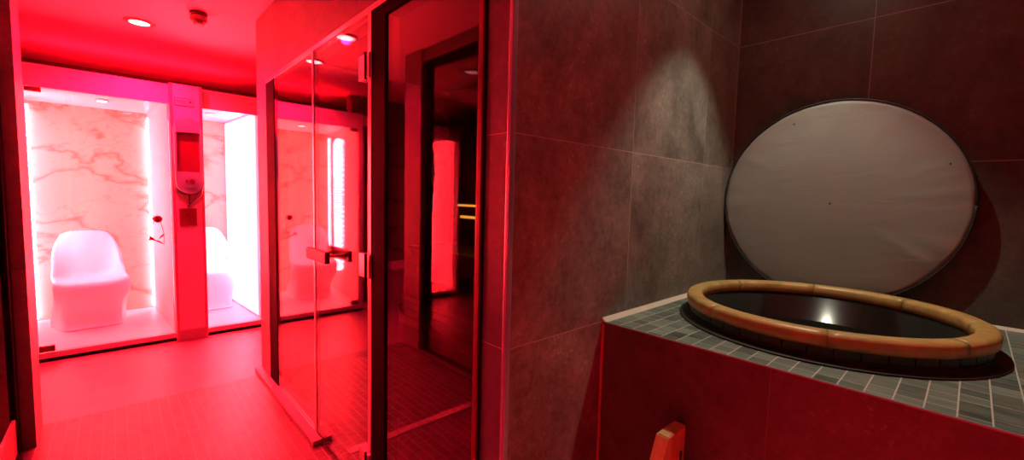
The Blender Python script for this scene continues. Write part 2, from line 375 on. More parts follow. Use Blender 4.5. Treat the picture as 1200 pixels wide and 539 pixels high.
d1 = sroot('door_1', (XG, 2.05, 0), 'frameless glass door with a bar handle and steel hinges')
obj('pane', bx(((XG - 0.002, 1.735, 0.02), (XG + 0.008, 2.382, 2.075))), M['glass'], d1)
def bar_handle(parent, x, s, y0, y1, z0, z1):
    """flat bar on a pair of pins on both sides of the pane; s = side"""
    h = obj('handle', bx(((x + s * 0.045, y0, z0), (x + s * 0.070, y1, z1)), ((x - s * 0.045, y0, z0), (x - s * 0.070, y1, z1)), bevel=0.006), M['darkred'], parent)
    bm = bmesh.new()
    for yy in (y0 + 0.06, y1 - 0.06): add_cyl(bm, (x, yy, (z0 + z1) / 2), 0.008, 0.10, axis=0, seg=16)
    obj('handle_pin', bm, M['brass'], h, smooth=False)
    return h
bar_handle(d1, XG + 0.003, -1, 2.06, 2.33, 1.012, 1.070)
for z0, z1 in ((0.125, 0.225), (0.995, 1.095), (1.82, 1.92)):
    h = obj('hinge', bx(((XG - 0.016, 1.725, z0), (XG + 0.020, 1.80, z1)), ((XG - 0.018, 1.695, z0), (XG + 0.024, 1.722, z1)), bevel=0.003), M['steel'], d1)
    bm = bmesh.new(); add_cyl(bm, (XG - 0.018, 1.724, (z0 + z1) / 2), 0.006, z1 - z0 + 0.004, seg=12)
    obj('hinge_barrel', bm, M['dark_frame'], h)

w2 = sroot('window_2', (XG, 1.3, 0), 'large dark-framed glass pane right of the glass door')
obj('edge_strip', bx(((XG - 0.010, 1.692, 0.0), (XG + 0.03, 1.722, 2.08)), bevel=0.002), M['steel'], w2)
obj('frame', bx(((XG - 0.008, 1.575, 0.0), (XG + 0.055, 1.690, 2.08)), ((XG - 0.008, 0.99, 2.035), (XG + 0.055, 1.575, 2.08)),
                ((XG - 0.006, 0.99, 0.0), (XG + 0.055, 1.575, 0.03)), ((XG - 0.006, 0.964, 0.0), (XG + 0.06, 0.972, 2.08)), bevel=0.002), DF, w2)
obj('red_jamb', bx(((XG - 0.008, 0.974, 0.0), (XG + 0.055, 0.996, 2.08)), bevel=0.002), plain('red_gloss_jamb', (0.12, 0.01, 0.015), 0.45), w2)
obj('pane', bx(((XG + 0.000, 0.99, 0.02), (XG + 0.008, 1.58, 2.05))), M['glass_dark'], w2)

# sauna room behind glass wall A
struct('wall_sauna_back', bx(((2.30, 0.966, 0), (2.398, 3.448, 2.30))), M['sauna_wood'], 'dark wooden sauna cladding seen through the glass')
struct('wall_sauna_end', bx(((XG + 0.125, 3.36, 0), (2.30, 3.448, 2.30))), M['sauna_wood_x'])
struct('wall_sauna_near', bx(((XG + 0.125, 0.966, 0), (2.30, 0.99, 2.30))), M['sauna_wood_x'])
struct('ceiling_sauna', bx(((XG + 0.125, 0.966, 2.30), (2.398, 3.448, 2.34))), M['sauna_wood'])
def sauna_bench(x0, x1, y0, y1, z, label):
    t = thing('sauna_bench', label, 'bench', ((x0 + x1) / 2, (y0 + y1) / 2, 0), 'benches in the dark sauna')
    n = 4; wd = (x1 - x0 - 0.012 * (n - 1)) / n
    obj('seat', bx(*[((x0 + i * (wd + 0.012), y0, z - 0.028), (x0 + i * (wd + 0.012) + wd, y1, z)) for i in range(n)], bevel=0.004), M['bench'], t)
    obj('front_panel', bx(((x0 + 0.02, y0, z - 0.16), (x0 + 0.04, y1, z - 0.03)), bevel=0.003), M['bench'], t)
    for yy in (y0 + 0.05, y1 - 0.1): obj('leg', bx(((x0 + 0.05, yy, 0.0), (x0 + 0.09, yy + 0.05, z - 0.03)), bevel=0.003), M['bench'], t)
    return t
sauna_bench(1.85, 2.29, 1.02, 3.30, 0.92, 'upper dark wooden bench of the sauna behind the glass')
sauna_bench(1.42, 1.83, 1.02, 3.30, 0.48, 'lower dark wooden bench of the sauna behind the glass')
br = thing('sauna_wall_rack', 'wooden slatted rack with two amber light lines in the sauna behind the glass', 'rack', (2.26, 2.2, 1.2))
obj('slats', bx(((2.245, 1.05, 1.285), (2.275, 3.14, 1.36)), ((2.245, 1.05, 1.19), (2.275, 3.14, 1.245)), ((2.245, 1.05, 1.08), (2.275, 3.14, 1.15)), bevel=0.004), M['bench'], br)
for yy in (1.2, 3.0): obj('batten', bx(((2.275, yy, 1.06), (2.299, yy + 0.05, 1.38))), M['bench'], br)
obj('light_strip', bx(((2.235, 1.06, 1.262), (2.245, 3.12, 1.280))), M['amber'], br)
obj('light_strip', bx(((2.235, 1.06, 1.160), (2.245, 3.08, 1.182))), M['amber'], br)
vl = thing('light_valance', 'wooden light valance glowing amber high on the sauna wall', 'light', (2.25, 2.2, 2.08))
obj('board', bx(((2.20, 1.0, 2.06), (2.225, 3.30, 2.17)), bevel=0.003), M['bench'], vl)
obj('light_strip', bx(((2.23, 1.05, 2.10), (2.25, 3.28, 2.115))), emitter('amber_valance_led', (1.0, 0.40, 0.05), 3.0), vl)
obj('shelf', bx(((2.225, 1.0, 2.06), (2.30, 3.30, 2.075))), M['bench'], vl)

# ================================================================== GLASS WALL B (left)
w3 = sroot('window_3', (GB, 2.2, 0), 'dark-framed glass wall on the left of the corridor')
obj('frame', bx(((GB - 0.03, 3.13, 0.0), (GB + 0.018, 3.208, 2.46)), ((GB - 0.03, 1.1, 2.40), (GB + 0.03, 3.13, 2.46)), ((GB - 0.03, 1.1, 0), (GB + 0.03, 3.13, 0.025)), ((GB - 0.03, 1.1, 0.025), (GB + 0.03, 1.16, 2.40)), bevel=0.002), DF, w3)
obj('kick_panel', bx(((GB - 0.02, 1.16, 0.025), (GB + 0.012, 3.13, 0.20)), bevel=0.003), plain('red_stone_kick', (0.12, 0.03, 0.04), 0.5), w3)
obj('pane', bx(((GB - 0.005, 1.16, 0.20), (GB + 0.005, 3.13, 2.40))), M['glass_coated'], w3)
bar_handle(w3, GB, -1, 2.18, 2.42, 0.985, 1.025)
struct('wall_sauna_left', bx(((-2.5, 1.1, 0), (-2.44, 3.36, CZ))), M['sauna_wood'])

# floor strip across the corridor
fs = tag(obj('floor_strip', bx(((GB + 0.04, 2.11, -0.002), (0.715, 2.165, 0.004)), bevel=0.001), plain('pale_floor_strip', (0.62, 0.50, 0.48), 0.25, 0.3)), 'pale metal strip let into the mosaic floor across the corridor', 'floor strip')

# ================================================================== INFRARED CABINS
YF = 4.77; YBK = 5.97; CT = 2.245; ZF = 0.07
def quadwall(x0, y0, x1, y1, z0, z1, th):
    """vertical slab from (x0,y0) to (x1,y1), thickness th to +x"""
    bm = bmesh.new(); P = [(x0, y0), (x1, y1), (x1 + th, y1), (x0 + th, y0)]
    A = [bm.verts.new((x, y, z0)) for x, y in P]; B = [bm.verts.new((x, y, z1)) for x, y in P]
    bm.faces.new(A[::-1]); bm.faces.new(B)
    for i in range(4): bm.faces.new((A[i], A[(i + 1) % 4], B[(i + 1) % 4], B[i]))
    bmesh.ops.recalc_face_normals(bm, faces=bm.faces); return bm
def wallx(seg, y):   # x on a slanted side wall
    (x0, y0), (x1, y1) = seg; return x0 + (x1 - x0) * (y - y0) / (y1 - y0)

def cabin(label, xo0, xo1, left, right, dots, strip, hinge_left, lampx, back=()):
    """left/right: ((x,y front),(x,y back)) inner faces of the side walls"""
    t = thing('infrared_cabin', label, 'cabin', ((xo0 + xo1) / 2, YF, 0), 'infrared cabins side by side at the end of the corridor')
    th = 0.03
    obj('back_panel', bx(((left[1][0] - 0.03, YBK, ZF), (right[1][0] + 0.03, YBK + 0.03, 2.13))), M['marble'], t)
    ls = quadwall(left[0][0] - th, left[0][1], left[1][0] - th, left[1][1], 0.0, CT - 0.01, th); rs = quadwall(right[0][0], right[0][1], right[1][0], right[1][1], 0.0, CT - 0.01, th)
    lw = obj('side_panel', ls, M['white'], t); rw = obj('side_panel', rs, M['white'], t)
    for side, seg, wp, sgn in (('L', left, lw, 1), ('R', right, rw, -1)):
        if side in dots:
            bm = bmesh.new(); y0, y1, z0, z1 = dots[side]
            # panel with rounded ends, slightly proud of the wall
            n = 10; hw = (y1 - y0) / 2; yc = (y0 + y1) / 2; out = []
            for k in range(n + 1):
                a = PI * k / n; out.append((yc + hw * math.cos(a), z1 - 0.06 + 0.06 * math.sin(a)))
            for k in range(n + 1):
                a = PI + PI * k / n; out.append((yc + hw * 0.8 * math.cos(a), z0 + 0.1 + 0.1 * math.sin(a)))
            A = [bm.verts.new((wallx(seg, y) + sgn * 0.002, y, z)) for y, z in out]; B = [bm.verts.new((wallx(seg, y) + sgn * 0.022, y, z)) for y, z in out]
            bm.faces.new(A); bm.faces.new(B[::-1])
            for k in range(len(A)): bm.faces.new((A[k], A[(k + 1) % len(A)], B[(k + 1) % len(A)], B[k]))
            bmesh.ops.recalc_face_normals(bm, faces=bm.faces)
            obj('infrared_panel', bm, M['dotted'], wp)['label'] = 'glowing panel dotted with small lamps'
        if side in back:
            bm = bmesh.new(); A = []; B = []
            for y, z in ((4.88, ZF + 0.02), (YBK - 0.01, ZF + 0.02), (YBK - 0.01, 2.11), (4.88, 2.11)):
                A.append(bm.verts.new((wallx(seg, y), y, z))); B.append(bm.verts.new((wallx(seg, y) + sgn * 0.006, y, z)))
            bm.faces.new(A); bm.faces.new(B[::-1])
            for k in range(4): bm.faces.new((A[k], A[(k + 1) % 4], B[(k + 1) % 4], B[k]))
            bmesh.ops.recalc_face_normals(bm, faces=bm.faces)
            obj('backlit_panel', bm, M['backlit'], wp)
        if side in strip:
            yy = YBK - 0.05
            obj('corner_light', bx(((wallx(seg, yy) + sgn * 0.001, yy, ZF + 0.02), (wallx(seg, yy) + sgn * 0.010, yy + 0.045, 2.08))), M['strip_led'], wp)
    xl, xr = min(left[0][0], left[1][0]) - th, max(right[0][0], right[1][0]) + th
    obj('roof', bx(((xl, YF + 0.03, 2.13), (xr, YBK + 0.03, CT - 0.012))), M['white'], t)
    obj('floor_panel', bx(((left[1][0] , YF + 0.03, 0.005), (right[0][0], YBK, ZF)), bevel=0.002), M['cabin_floor'], t)
    obj('header', bx(((xo0 - 0.06, YF, 2.078), (xo1 + 0.06, YF + 0.05, CT)), bevel=0.002), M['frame_pink'], t)
    obj('sill', bx(((xo0 - 0.06, YF - 0.01, 0.0), (xo1 + 0.04, YF + 0.05, 0.024)), bevel=0.001), M['dark_frame'], t)
    obj('bottom_rail', bx(((xo0 - 0.06, YF - 0.006, 0.024), (xo1 + 0.04, YF + 0.05, 0.068)), bevel=0.002), M['frame_pink'], t)
    obj('stile', bx(((xo0 - 0.06, YF - 0.002, 0.068), (xo0, YF + 0.05, 2.078)), bevel=0.002), M['frame_pink'], t)
    obj('stile', bx(((xo1, YF - 0.002, 0.068), (xo1 + 0.04, YF + 0.05, 2.078)), bevel=0.002), M['frame_pink'], t)
    dr = obj('door', bx(((xo0 + 0.004, YF + 0.004, 0.072), (xo1 - 0.004, YF + 0.012, 2.074))), M['glass_cab'], t)
    if hinge_left is not None:
        for z0, z1 in ((0.075, 0.125), (2.04, 2.075)):
            obj('clip', bx(((hinge_left, YF - 0.012, z0), (hinge_left + 0.085, YF + 0.022, z1)), bevel=0.004), M['red_plastic'], dr)
    # ceiling lamp of the cabin
    bm = bmesh.new(); add_cyl(bm, (lampx, 5.37, 2.122), 0.045, 0.012, seg=32)
    lp = obj('ceiling_lamp', bm, M['steel'], t)
    bm = bmesh.new(); add_cyl(bm, (lampx, 5.37, 2.114), 0.033, 0.006, seg=32); obj('lamp_disc', bm, M['white_led'], lp)
    return t, dr
cab1, door1 = cabin('left infrared cabin with marble back and a red strap on its glass door', -0.46, 0.368,
      ((-0.462, 4.82), (-0.575, YBK)), ((0.362, 4.82), (0.283, YBK)), {'L': (5.30, 5.70, 0.36, 2.03)}, ('L', 'R'), -0.456, -0.05)
cab2, door2 = cabin('right infrared cabin behind the oval hair dryer column', 0.602, 1.045,
      ((0.50, 4.82), (0.47, YBK)), ((1.05, 4.82), (0.97, YBK)), {'R': (5.20, 5.72, 0.36, 2.03)}, (), None, 0.75, ('R',))
bm = bmesh.new(); add_cyl(bm, (0.245, YF - 0.012, 1.092), 0.012, 0.03, axis=1, seg=20); add_cyl(bm, (0.270, YF - 0.032, 1.090), 0.030, 0.012, axis=1, seg=28)
kn = obj('knob', bm, M['red_plastic'], door1, smooth=False)
# strap hanging on the knob
st = thing('hanging_strap', 'thin strap with two red tabs hanging from the left cabin door knob', 'strap', (0.262, YF - 0.05, 0.98))
bm = bmesh.new(); ys = YF - 0.052
add_tube(bm, [(0.252, ys, 1.10), (0.226, ys, 1.03), (0.215, ys, 0.95), (0.207, ys, 0.915)], 0.0022)
add_tube(bm, [(0.278, ys, 1.10), (0.294, ys, 1.03), (0.306, ys, 0.965), (0.303, ys, 0.875)], 0.0022)
add_tube(bm, [(0.248, ys, 1.108), (0.218, ys, 1.13), (0.195, ys, 1.16)], 0.0018)
add_tube(bm, [(0.252, ys, 1.112), (0.265, ys, 1.116), (0.28, ys, 1.108)], 0.003)
obj('string', bm, M['red_plastic'], st)
for pts in ([(0.216, 0.955), (0.240, 0.925), (0.256, 0.905), (0.205, 0.915)], [(0.306, 0.968), (0.282, 0.945), (0.268, 0.917), (0.300, 0.945)], [(0.250, 0.905), (0.304, 0.870), (0.285, 0.895), (0.262, 0.912)]):
    obj('tab', prism(pts, 1, ys - 0.004, ys + 0.004), M['red_plastic'], st)

cvl = thing('cove_light', 'long red cove light lying on the roofs of the cabins', 'light', (0.25, 5.35, CT))
obj('housing', bx(((-0.52, 5.28, CT - 0.012), (1.02, 5.42, CT + 0.03)), bevel=0.003), M['steel'], cvl)
# column between the cabins
cl = thing('cabin_column', 'pale column with nameplate between the two glass cabins', 'column', (0.485, YF, 0))
obj('face_panel', bx(((0.392, 4.705, 0.10), (0.578, YF + 0.02, CT + 0.002)), bevel=0.003), M['frame_pink'], cl)
obj('edge_profile', bx(((0.371, 4.70, 0.0), (0.392, YF + 0.02, CT + 0.002)), bevel=0.003), plain('red_metal_edge', (0.34, 0.20, 0.20), 0.4), cl)
obj('edge_profile', bx(((0.578, 4.70, 0.0), (0.599, YF + 0.02, CT + 0.002)), bevel=0.003), plain('red_metal_edge_right', (0.34, 0.20, 0.20), 0.4), cl)
obj('plinth', bx(((0.392, 4.70, 0.0), (0.578, YF + 0.02, 0.10)), bevel=0.003), plain('plinth_panel', (0.30, 0.2, 0.2), 0.4), cl)
npl = obj('nameplate', bx(((0.408, 4.701, 2.070), (0.533, 4.706, 2.128)), bevel=0.001), plain('nameplate_face', (0.50, 0.46, 0.40), 0.4), cl)
obj('nameplate_border', bx(((0.404, 4.6995, 2.066), (0.408, 4.706, 2.132)), ((0.533, 4.6995, 2.066), (0.537, 4.706, 2.132)), ((0.404, 4.6995, 2.128), (0.537, 4.706, 2.132)), ((0.404, 4.6995, 2.066), (0.537, 4.706, 2.070))), plain('nameplate_line', (0.2, 0.06, 0.06), 0.5), npl)
bm = bmesh.new(); xx = 0.418
for wd in (0.008, 0.004, 0.008, 0.006, 0.008, 0.006, 0.007): add_box(bm, (xx, 4.6995, 2.100), (xx + wd, 4.7015, 2.109)); xx += wd + 0.0022
add_box(bm, (0.418, 4.6998, 2.086), (0.497, 4.7015, 2.0885)); add_box(bm, (0.505, 4.6995, 2.094), (0.522, 4.7015, 2.112))
obj('nameplate_print', bm, plain('nameplate_ink', (0.16, 0.03, 0.03), 0.5), npl)

# wall-mounted oval dryer
HX, HY, HZ = 0.484, 4.70, 1.63
def capsule(cx, cz, hw, hh, n=14):
    out = []
    for k in range(n + 1):
        a = PI * k / n; out.append((cx + hw * math.cos(a), cz + hh - hw + hw * math.sin(a)))
    for k in range(n + 1):
        a = PI + PI * k / n; out.append((cx + hw * math.cos(a), cz - hh + hw + hw * math.sin(a)))
    return out
hd = thing('hair_dryer', 'oval wall-mounted hair dryer station on the column between the cabins', 'hair dryer', (HX, HY, HZ))
obj('back_shell', prism(capsule(HX, HZ, 0.102, 0.335), 1, 4.665, 4.7045, bevel=0.006), M['dryer'], hd)
bm = bmesh.new()   # front shell: upper cap and lower cap left and right of the recess
up = [(HX + 0.092 * math.cos(PI * k / 14), HZ + 0.235 + 0.092 * math.sin(PI * k / 14)) for k in range(15)] + [(HX - 0.092, HZ + 0.205), (HX + 0.092, HZ + 0.205)]
prism(up, 1, 4.615, 4.666, bm=bm)
obj('upper_cap', bm, M['dryer'], hd)
lo = [(HX - 0.092, HZ - 0.13), (HX - 0.092, HZ - 0.225)] + [(HX + 0.092 * math.cos(PI + PI * k / 14), HZ - 0.225 + 0.092 * math.sin(PI + PI * k / 14)) for k in range(1, 14)] + [(HX + 0.092, HZ - 0.225), (HX + 0.092, HZ - 0.13)]
obj('lower_cap', prism(lo, 1, 4.612, 4.666), M['dryer'], hd)
obj('recess', bx(((HX - 0.080, 4.655, HZ - 0.13), (HX + 0.080, 4.664, HZ + 0.205))), M['midred'], hd)
for s in (-1, 1):
    bm = bmesh.new(); add_tube(bm, [(HX + s * 0.086, 4.63, HZ - 0.20), (HX + s * 0.088, 4.62, HZ - 0.12), (HX + s * 0.088, 4.618, HZ + 0.19), (HX + s * 0.086, 4.625, HZ + 0.24)], 0.010, 10)
    obj('side_rail', bm, M['dryer'], hd, smooth=True)
bm = bmesh.new(); add_cyl(bm, (HX + 0.006, 4.607, HZ - 0.212), 0.056, 0.014, axis=1, seg=36, r2=0.048)
dl = obj('dial', bm, M['dryer'], hd)
for dx, r in ((-0.020, 0.014), (0.016, 0.020)):
    bm = bmesh.new(); add_cyl(bm, (HX + dx, 4.597, HZ - 0.212), r, 0.012, axis=1, seg=20); obj('button', bm, M['red_plastic'], dl)
bm = bmesh.new(); add_tube(bm, [(HX + 0.0, 4.66, HZ - 0.325), (HX + 0.0, 4.66, HZ - 0.375), (HX - 0.006, 4.655, HZ - 0.395), (HX + 0.002, 4.655, HZ - 0.405), (HX + 0.008, 4.655, HZ - 0.395)], 0.0045)
obj('hook', bm, M['darkred'], hd)
bm = bmesh.new(); add_tube(bm, [(HX + 0.095, 4.66, HZ - 0.24), (HX + 0.085, 4.67, HZ - 0.32), (HX + 0.045, 4.68, HZ - 0.37), (HX - 0.01, 4.69, HZ - 0.43)], 0.009)
obj('hose', bm, M['dryer'], hd, smooth=True)
sp = thing('switch_plate', 'square red switch plate below the oval hair dryer', 'switch', (0.475, 4.70, 1.11))
obj('plate', bx(((0.414, 4.694, 1.030), (0.536, 4.7045, 1.182)), bevel=0.002), M['midred'], sp)
bm = bmesh.new(); add_cyl(bm, (0.473, 4.691, 1.128), 0.020, 0.007, axis=1, seg=24); obj('button', bm, M['red_plastic'], sp)
obj('badge', bx(((0.458, 4.6925, 1.072), (0.490, 4.6945, 1.080))), M['red_plastic'], sp)

# ------------------------------------------------------------------ S-shaped cantilever chairs
def smoothstep(a, b, x):
    t = min(1, max(0, (x - a) / (b - a))); return t * t * (3 - 2 * t)
def catmull(P, n):
    out = []
    for i in range(len(P) - 1):
        p0, p1, p2, p3 = P[max(i - 1, 0)], P[i], P[i + 1], P[min(i + 2, len(P) - 1)]
        for k in range(n):
            t = k / n
            out.append(tuple(0.5 * ((2 * b) + (-a + c) * t + (2 * a - 5 * b + 4 * c - d) * t * t + (-a + 3 * b - 3 * c + d) * t ** 3) for a, b, c, d in zip(p0, p1, p2, p3)))
    out.append(tuple(P[-1])); return out
def chair_bm():
    """rows run from the top of the back over the seat down the skirt to the floor.
    row: forward position f, height z, half width hw, edge curl (how far the side edges swing forward), crown"""
    rows = [  # f, z, hw, curl_f, curl_z
        (-0.215, 0.865, 0.125, 0.000, -0.030),
        (-0.212, 0.845, 0.172, 0.010, -0.035),
        (-0.200, 0.77, 0.208, 0.030, -0.020),
        (-0.175, 0.66, 0.230, 0.065, 0.000),
        (-0.150, 0.55, 0.236, 0.105, 0.010),
        (-0.115, 0.465, 0.244, 0.120, 0.050),
        (-0.045, 0.420, 0.246, 0.080, 0.062),
        (0.060, 0.412, 0.246, 0.020, 0.052),
        (0.160, 0.425, 0.246, -0.010, 0.034),
        (0.228, 0.425, 0.246, -0.030, 0.008),
        (0.256, 0.385, 0.244, -0.050, -0.010),
        (0.240, 0.300, 0.238, -0.070, -0.006),
        (0.185, 0.200, 0.236, -0.060, 0.000),
        (0.140, 0.100, 0.236, -0.030, 0.000),
        (0.155, 0.030, 0.238, -0.040, 0.000),
        (0.185, 0.000, 0.240, -0.080, 0.000)]
    R = catmull(rows, 4); nv = 24; bm = bmesh.new(); G = []
    for i, (f, z, hw, cf, cz) in enumerate(R):
        row = []
        for k in range(nv + 1):
            u = -1 + 2 * k / nv; e = abs(u) ** 3.2
            # skirt: the sides sweep back along the floor to make the foot
            low = smoothstep(0.36, 0.05, z) if f > 0.1 else 0.0
            e2 = smoothstep(0.72, 1.0, abs(u))
            ff = f + cf * e - low * e2 * 0.26 - low * (1 - u * u) * 0.05
            row.append(bm.verts.new((u * hw * (1 + 0.04 * low * e2), -ff, z + cz * e)))
        G.append(row)
    for a, b in zip(G, G[1:]):
        for k in range(nv): bm.faces.new((a[k], a[k + 1], b[k + 1], b[k]))
    bmesh.ops.recalc_face_normals(bm, faces=bm.faces)
    bmesh.ops.solidify(bm, geom=bm.faces[:], thickness=0.012)
    bmesh.ops.recalc_face_normals(bm, faces=bm.faces)
    zmin = min(v.co.z for v in bm.verts)
    for v in bm.verts: v.co.z -= zmin
    return bm
ch = obj('cantilever_chair', chair_bm(), M['chair'], smooth=True); ch.location = (-0.185, 5.50, ZF); ch.rotation_euler = (0, 0, math.radians(7))
tag(ch, 'white S-shaped plastic chair in the left cabin in front of the marble', 'chair', 'white moulded chairs in the cabins')
c2 = ch.copy(); COL.objects.link(c2); c2.location = (0.72, 5.58, ZF); c2.rotation_euler = (0, 0, math.radians(7))
tag(c2, 'white S-shaped plastic chair in the right cabin, half hidden by the column', 'chair')

# bench box in the alcove left of the cabins
ab = thing('storage_box', 'low pale box standing by the marble wall left of the cabins', 'box', (-1.25, 4.9, 0))
obj('body', bx(((-1.6, 4.75, 0.0), (-0.95, 5.29, 0.42)), bevel=0.008), M['frame_pink'], ab)
obj('lid', bx(((-1.62, 4.73, 0.42), (-0.93, 5.295, 0.455)), bevel=0.006), M['white'], ab)

# ================================================================== CEILING FITTINGS
def downlight(x, y, label, mat, group='corridor ceiling lights'):
    t = thing('ceiling_light', label, 'ceiling light', (x, y, CZ), group)
    obj('bezel', lathe([(0.060, -0.010), (0.082, -0.010), (0.092, -0.002), (0.092, 0.0), (0.060, 0.0)], 48), plain('bezel_metal', (0.30, 0.22, 0.22), 0.35, 0.6), t, loc=(x, y, CZ))
    bm = bmesh.new(); add_cyl(bm, (x, y, CZ - 0.005), 0.0605, 0.008, seg=40); obj('lamp_disc', bm, mat, t)
downlight(0.178, 4.24, 'round recessed ceiling light in front of the cabins', M['white_led'])
downlight(0.215, 3.41, 'round ceiling light above the mosaic floor by the glass doors', M['white_led'])
downlight(*FILL_SPOTS[0], 'added round ceiling light beside the tub, unseen, for red fill', M['white_led'])  # fittings of the added fill spots
downlight(*FILL_SPOTS[1], 'added round ceiling light at the near end, unseen, for red fill', M['white_led'])
downlight(1.77, 0.46, 'round ceiling light above the tub', M['warm_led'], 'lights over the tub')
sd = thing('smoke_detector', 'round smoke detector on the ceiling right of the ceiling light', 'smoke detector', (0.468, 3.70, CZ))
SX, SY = 0.468, 3.72
obj('base', lathe([(0.0, 0.0), (0.052, 0.0), (0.052, -0.018), (0.046, -0.022), (0.0, -0.022)], 40, closed=False), M['darkred'], sd, loc=(SX, SY, CZ))
obj('body', lathe([(0.0, -0.022), (0.046, -0.022), (0.049, -0.030), (0.049, -0.052), (0.040, -0.062), (0.0, -0.062)], 40, closed=False), plain('detector_body', (0.32, 0.10, 0.10), 0.5), sd, loc=(SX, SY, CZ))
bm = bmesh.new()
for k in range(8): a = 2 * PI * k / 8; add_cyl(bm, (SX + 0.026 * math.cos(a), SY + 0.026 * math.sin(a), CZ - 0.070), 0.005, 0.018, seg=8)
add_cyl(bm, (SX, SY, CZ - 0.080), 0.032, 0.005, seg=24)
obj('sensor_cage', bm, plain('detector_cage', (0.45, 0.25, 0.25), 0.4), sd)

# ================================================================== TUB PLATFORM
PX, PZ = 1.243, 0.925; TX, TY = 1.805, 0.347; HR = 0.447
pf = thing('tub_platform', 'tiled platform with slate mosaic top around the wooden tub', 'platform', (1.75, 0, 0))
def deck_bm():
    """mosaic slab with a round hole"""
    bm = bmesh.new(); x0, x1, y0, y1 = PX + 0.002, XW - 0.001, -1.0, YW - 0.001; n = 96; top = []; inn = []
    lo_o = []; lo_i = []
    for k in range(n):
        a = 2 * PI * k / n; dx, dy = math.cos(a), math.sin(a)
        t = min([(x1 - TX) / dx if dx > 1e-6 else 1e9, (x0 - TX) / dx if dx < -1e-6 else 1e9, (y1 - TY) / dy if dy > 1e-6 else 1e9, (y0 - TY) / dy if dy < -1e-6 else 1e9])
        for lst, r, z in ((top, t, PZ), (inn, HR, PZ), (lo_o, t, PZ - 0.05), (lo_i, HR, PZ - 0.05)):
            lst.append(bm.verts.new((TX + dx * r, TY + dy * r, z)))
    corners = []
    for k in range(n):
        j = (k + 1) % n
        bm.faces.new((inn[k], top[k], top[j], inn[j])); bm.faces.new((inn[k], inn[j], lo_i[j], lo_i[k])); bm.faces.new((lo_i[k], lo_i[j], lo_o[j], lo_o[k])); bm.faces.new((top[k], lo_o[k], lo_o[j], top[j]))
    for cx, cy in ((x0, y0), (x1, y0), (x1, y1), (x0, y1)):   # corner triangles
        a = math.atan2(cy - TY, cx - TX) % (2 * PI); k = int(a / (2 * PI) * n) % n; j = (k + 1) % n
        for L, z, flip in ((top, PZ, 0), (lo_o, PZ - 0.05, 1)):
            v = bm.verts.new((cx, cy, z)); bm.faces.new((L[k], v, L[j]))
    bmesh.ops.recalc_face_normals(bm, faces=bm.faces)
    for f in bm.faces:
        if abs(f.normal.z) > 0.9 and f.calc_center_median().z > PZ - 0.01 and f.normal.z < 0: f.normal_flip()
    return bm
obj('deck', deck_bm(), M['slate'], pf)
obj('front_panel', bx(((PX, -1.0, 0.0), (PX + 0.06, YW - 0.001, PZ - 0.003))), M['tile_front'], pf)
obj('end_panel', bx(((PX + 0.06, -1.0, 0.0), (XW - 0.001, -0.94, PZ - 0.05))), M['tile_w1'], pf)
obj('edge_trim', bx(((PX - 0.0015, -1.0, PZ - 0.003), (PX + 0.006, YW - 0.001, PZ + 0.001))), plain('dull_edge_trim', (0.22, 0.20, 0.19), 0.5, 0.3), pf)
obj('corner_trim', bx(((PX - 0.004, YW - 0.010, 0.0), (PX + 0.001, YW - 0.001, PZ - 0.006))), plain('red_corner_grout', (0.40, 0.12, 0.12), 0.5), pf)
bm = bmesh.new()
prism([(YW - 0.016, PZ), (YW - 0.0005, PZ), (YW - 0.0005, PZ + 0.014)], 0, PX, XW - 0.002, bm=bm)
prism([(XW - 0.012, PZ), (XW - 0.0005, PZ), (XW - 0.0005, PZ + 0.010)], 1, -1.0, YW - 0.002, bm=bm)
obj('caulk_line', bm, M['caulk'], pf)

# ------------------------------------------------------------------ tub
tub = thing('wooden_tub', 'round wooden tub with golden rim sunk into the mosaic platform', 'tub', (TX, TY, 0.25))
L = (TX, TY, 0)
RZ = 1.010
def staves():
    bm = bmesh.new(); n = 44
    for k in range(n):
        a0 = 2 * PI * k / n + 0.004; a1 = 2 * PI * (k + 1) / n - 0.004
        lathe([(0.384, 0.26), (0.408, 0.26), (0.418, 0.966), (0.384, 0.966)], 3, a0, a1, True, bm)
    return bm
obj('staves', staves(), M['stave'], tub, loc=L)
obj('liner', lathe([(0.0, 0.28), (0.372, 0.28), (0.381, 0.30), (0.383, 0.978), (0.377, 0.978), (0.370, 0.31), (0.0, 0.30)], 96, closed=False), M['liner'], tub, loc=L, smooth=True)
rimprof = [(0.374, 0.972), (0.380, 0.966), (0.418, 0.966), (0.4275, 0.973), (0.4285, 0.998), (0.424, 1.006), (0.415, 1.0105), (0.388, 1.0105), (0.377, 1.006), (0.373, 0.998)]
nseg = 8
for k in range(nseg):
    a0 = 2 * PI * k / nseg + 0.25; a1 = a0 + 2 * PI / nseg - 0.003
    o = obj('rim_segment', lathe(rimprof, 14, a0, a1), M['rimseg'], tub, loc=L, smooth=False)
    for p in o.data.polygons: p.use_smooth = len(p.vertices) == 4
obj('hoop', lathe([(0.4185, 0.934), (0.4215, 0.934), (0.4215, 0.944), (0.4185, 0.944)], 96), M['black'], tub, loc=L)
obj('seal_shadow_ring', lathe([(0.414, 0.9262), (0.452, 0.9262), (0.453, 0.930), (0.440, 0.933), (0.414, 0.936)], 96), M['black'], tub, loc=L)  # black seal, also stands in for the contact shadow round the tub
wt = NT('tub_water'); pr = wt.n('ShaderNodeBsdfPrincipled', {'Base Color': (0.012, 0.010, 0.008, 1), 'Roughness': 0.02, 'IOR': 1.33})
gp, _ = wt.obj(); b = wt.n('ShaderNodeBump', {'Height': wt.noise(gp, 5, 2), 'Strength': 0.04, 'Distance': 0.01}); wt.t.links.new(b.outputs[0], pr.inputs['Normal']); wt.t.links.new(pr.outputs[0], wt.out.inputs[0])
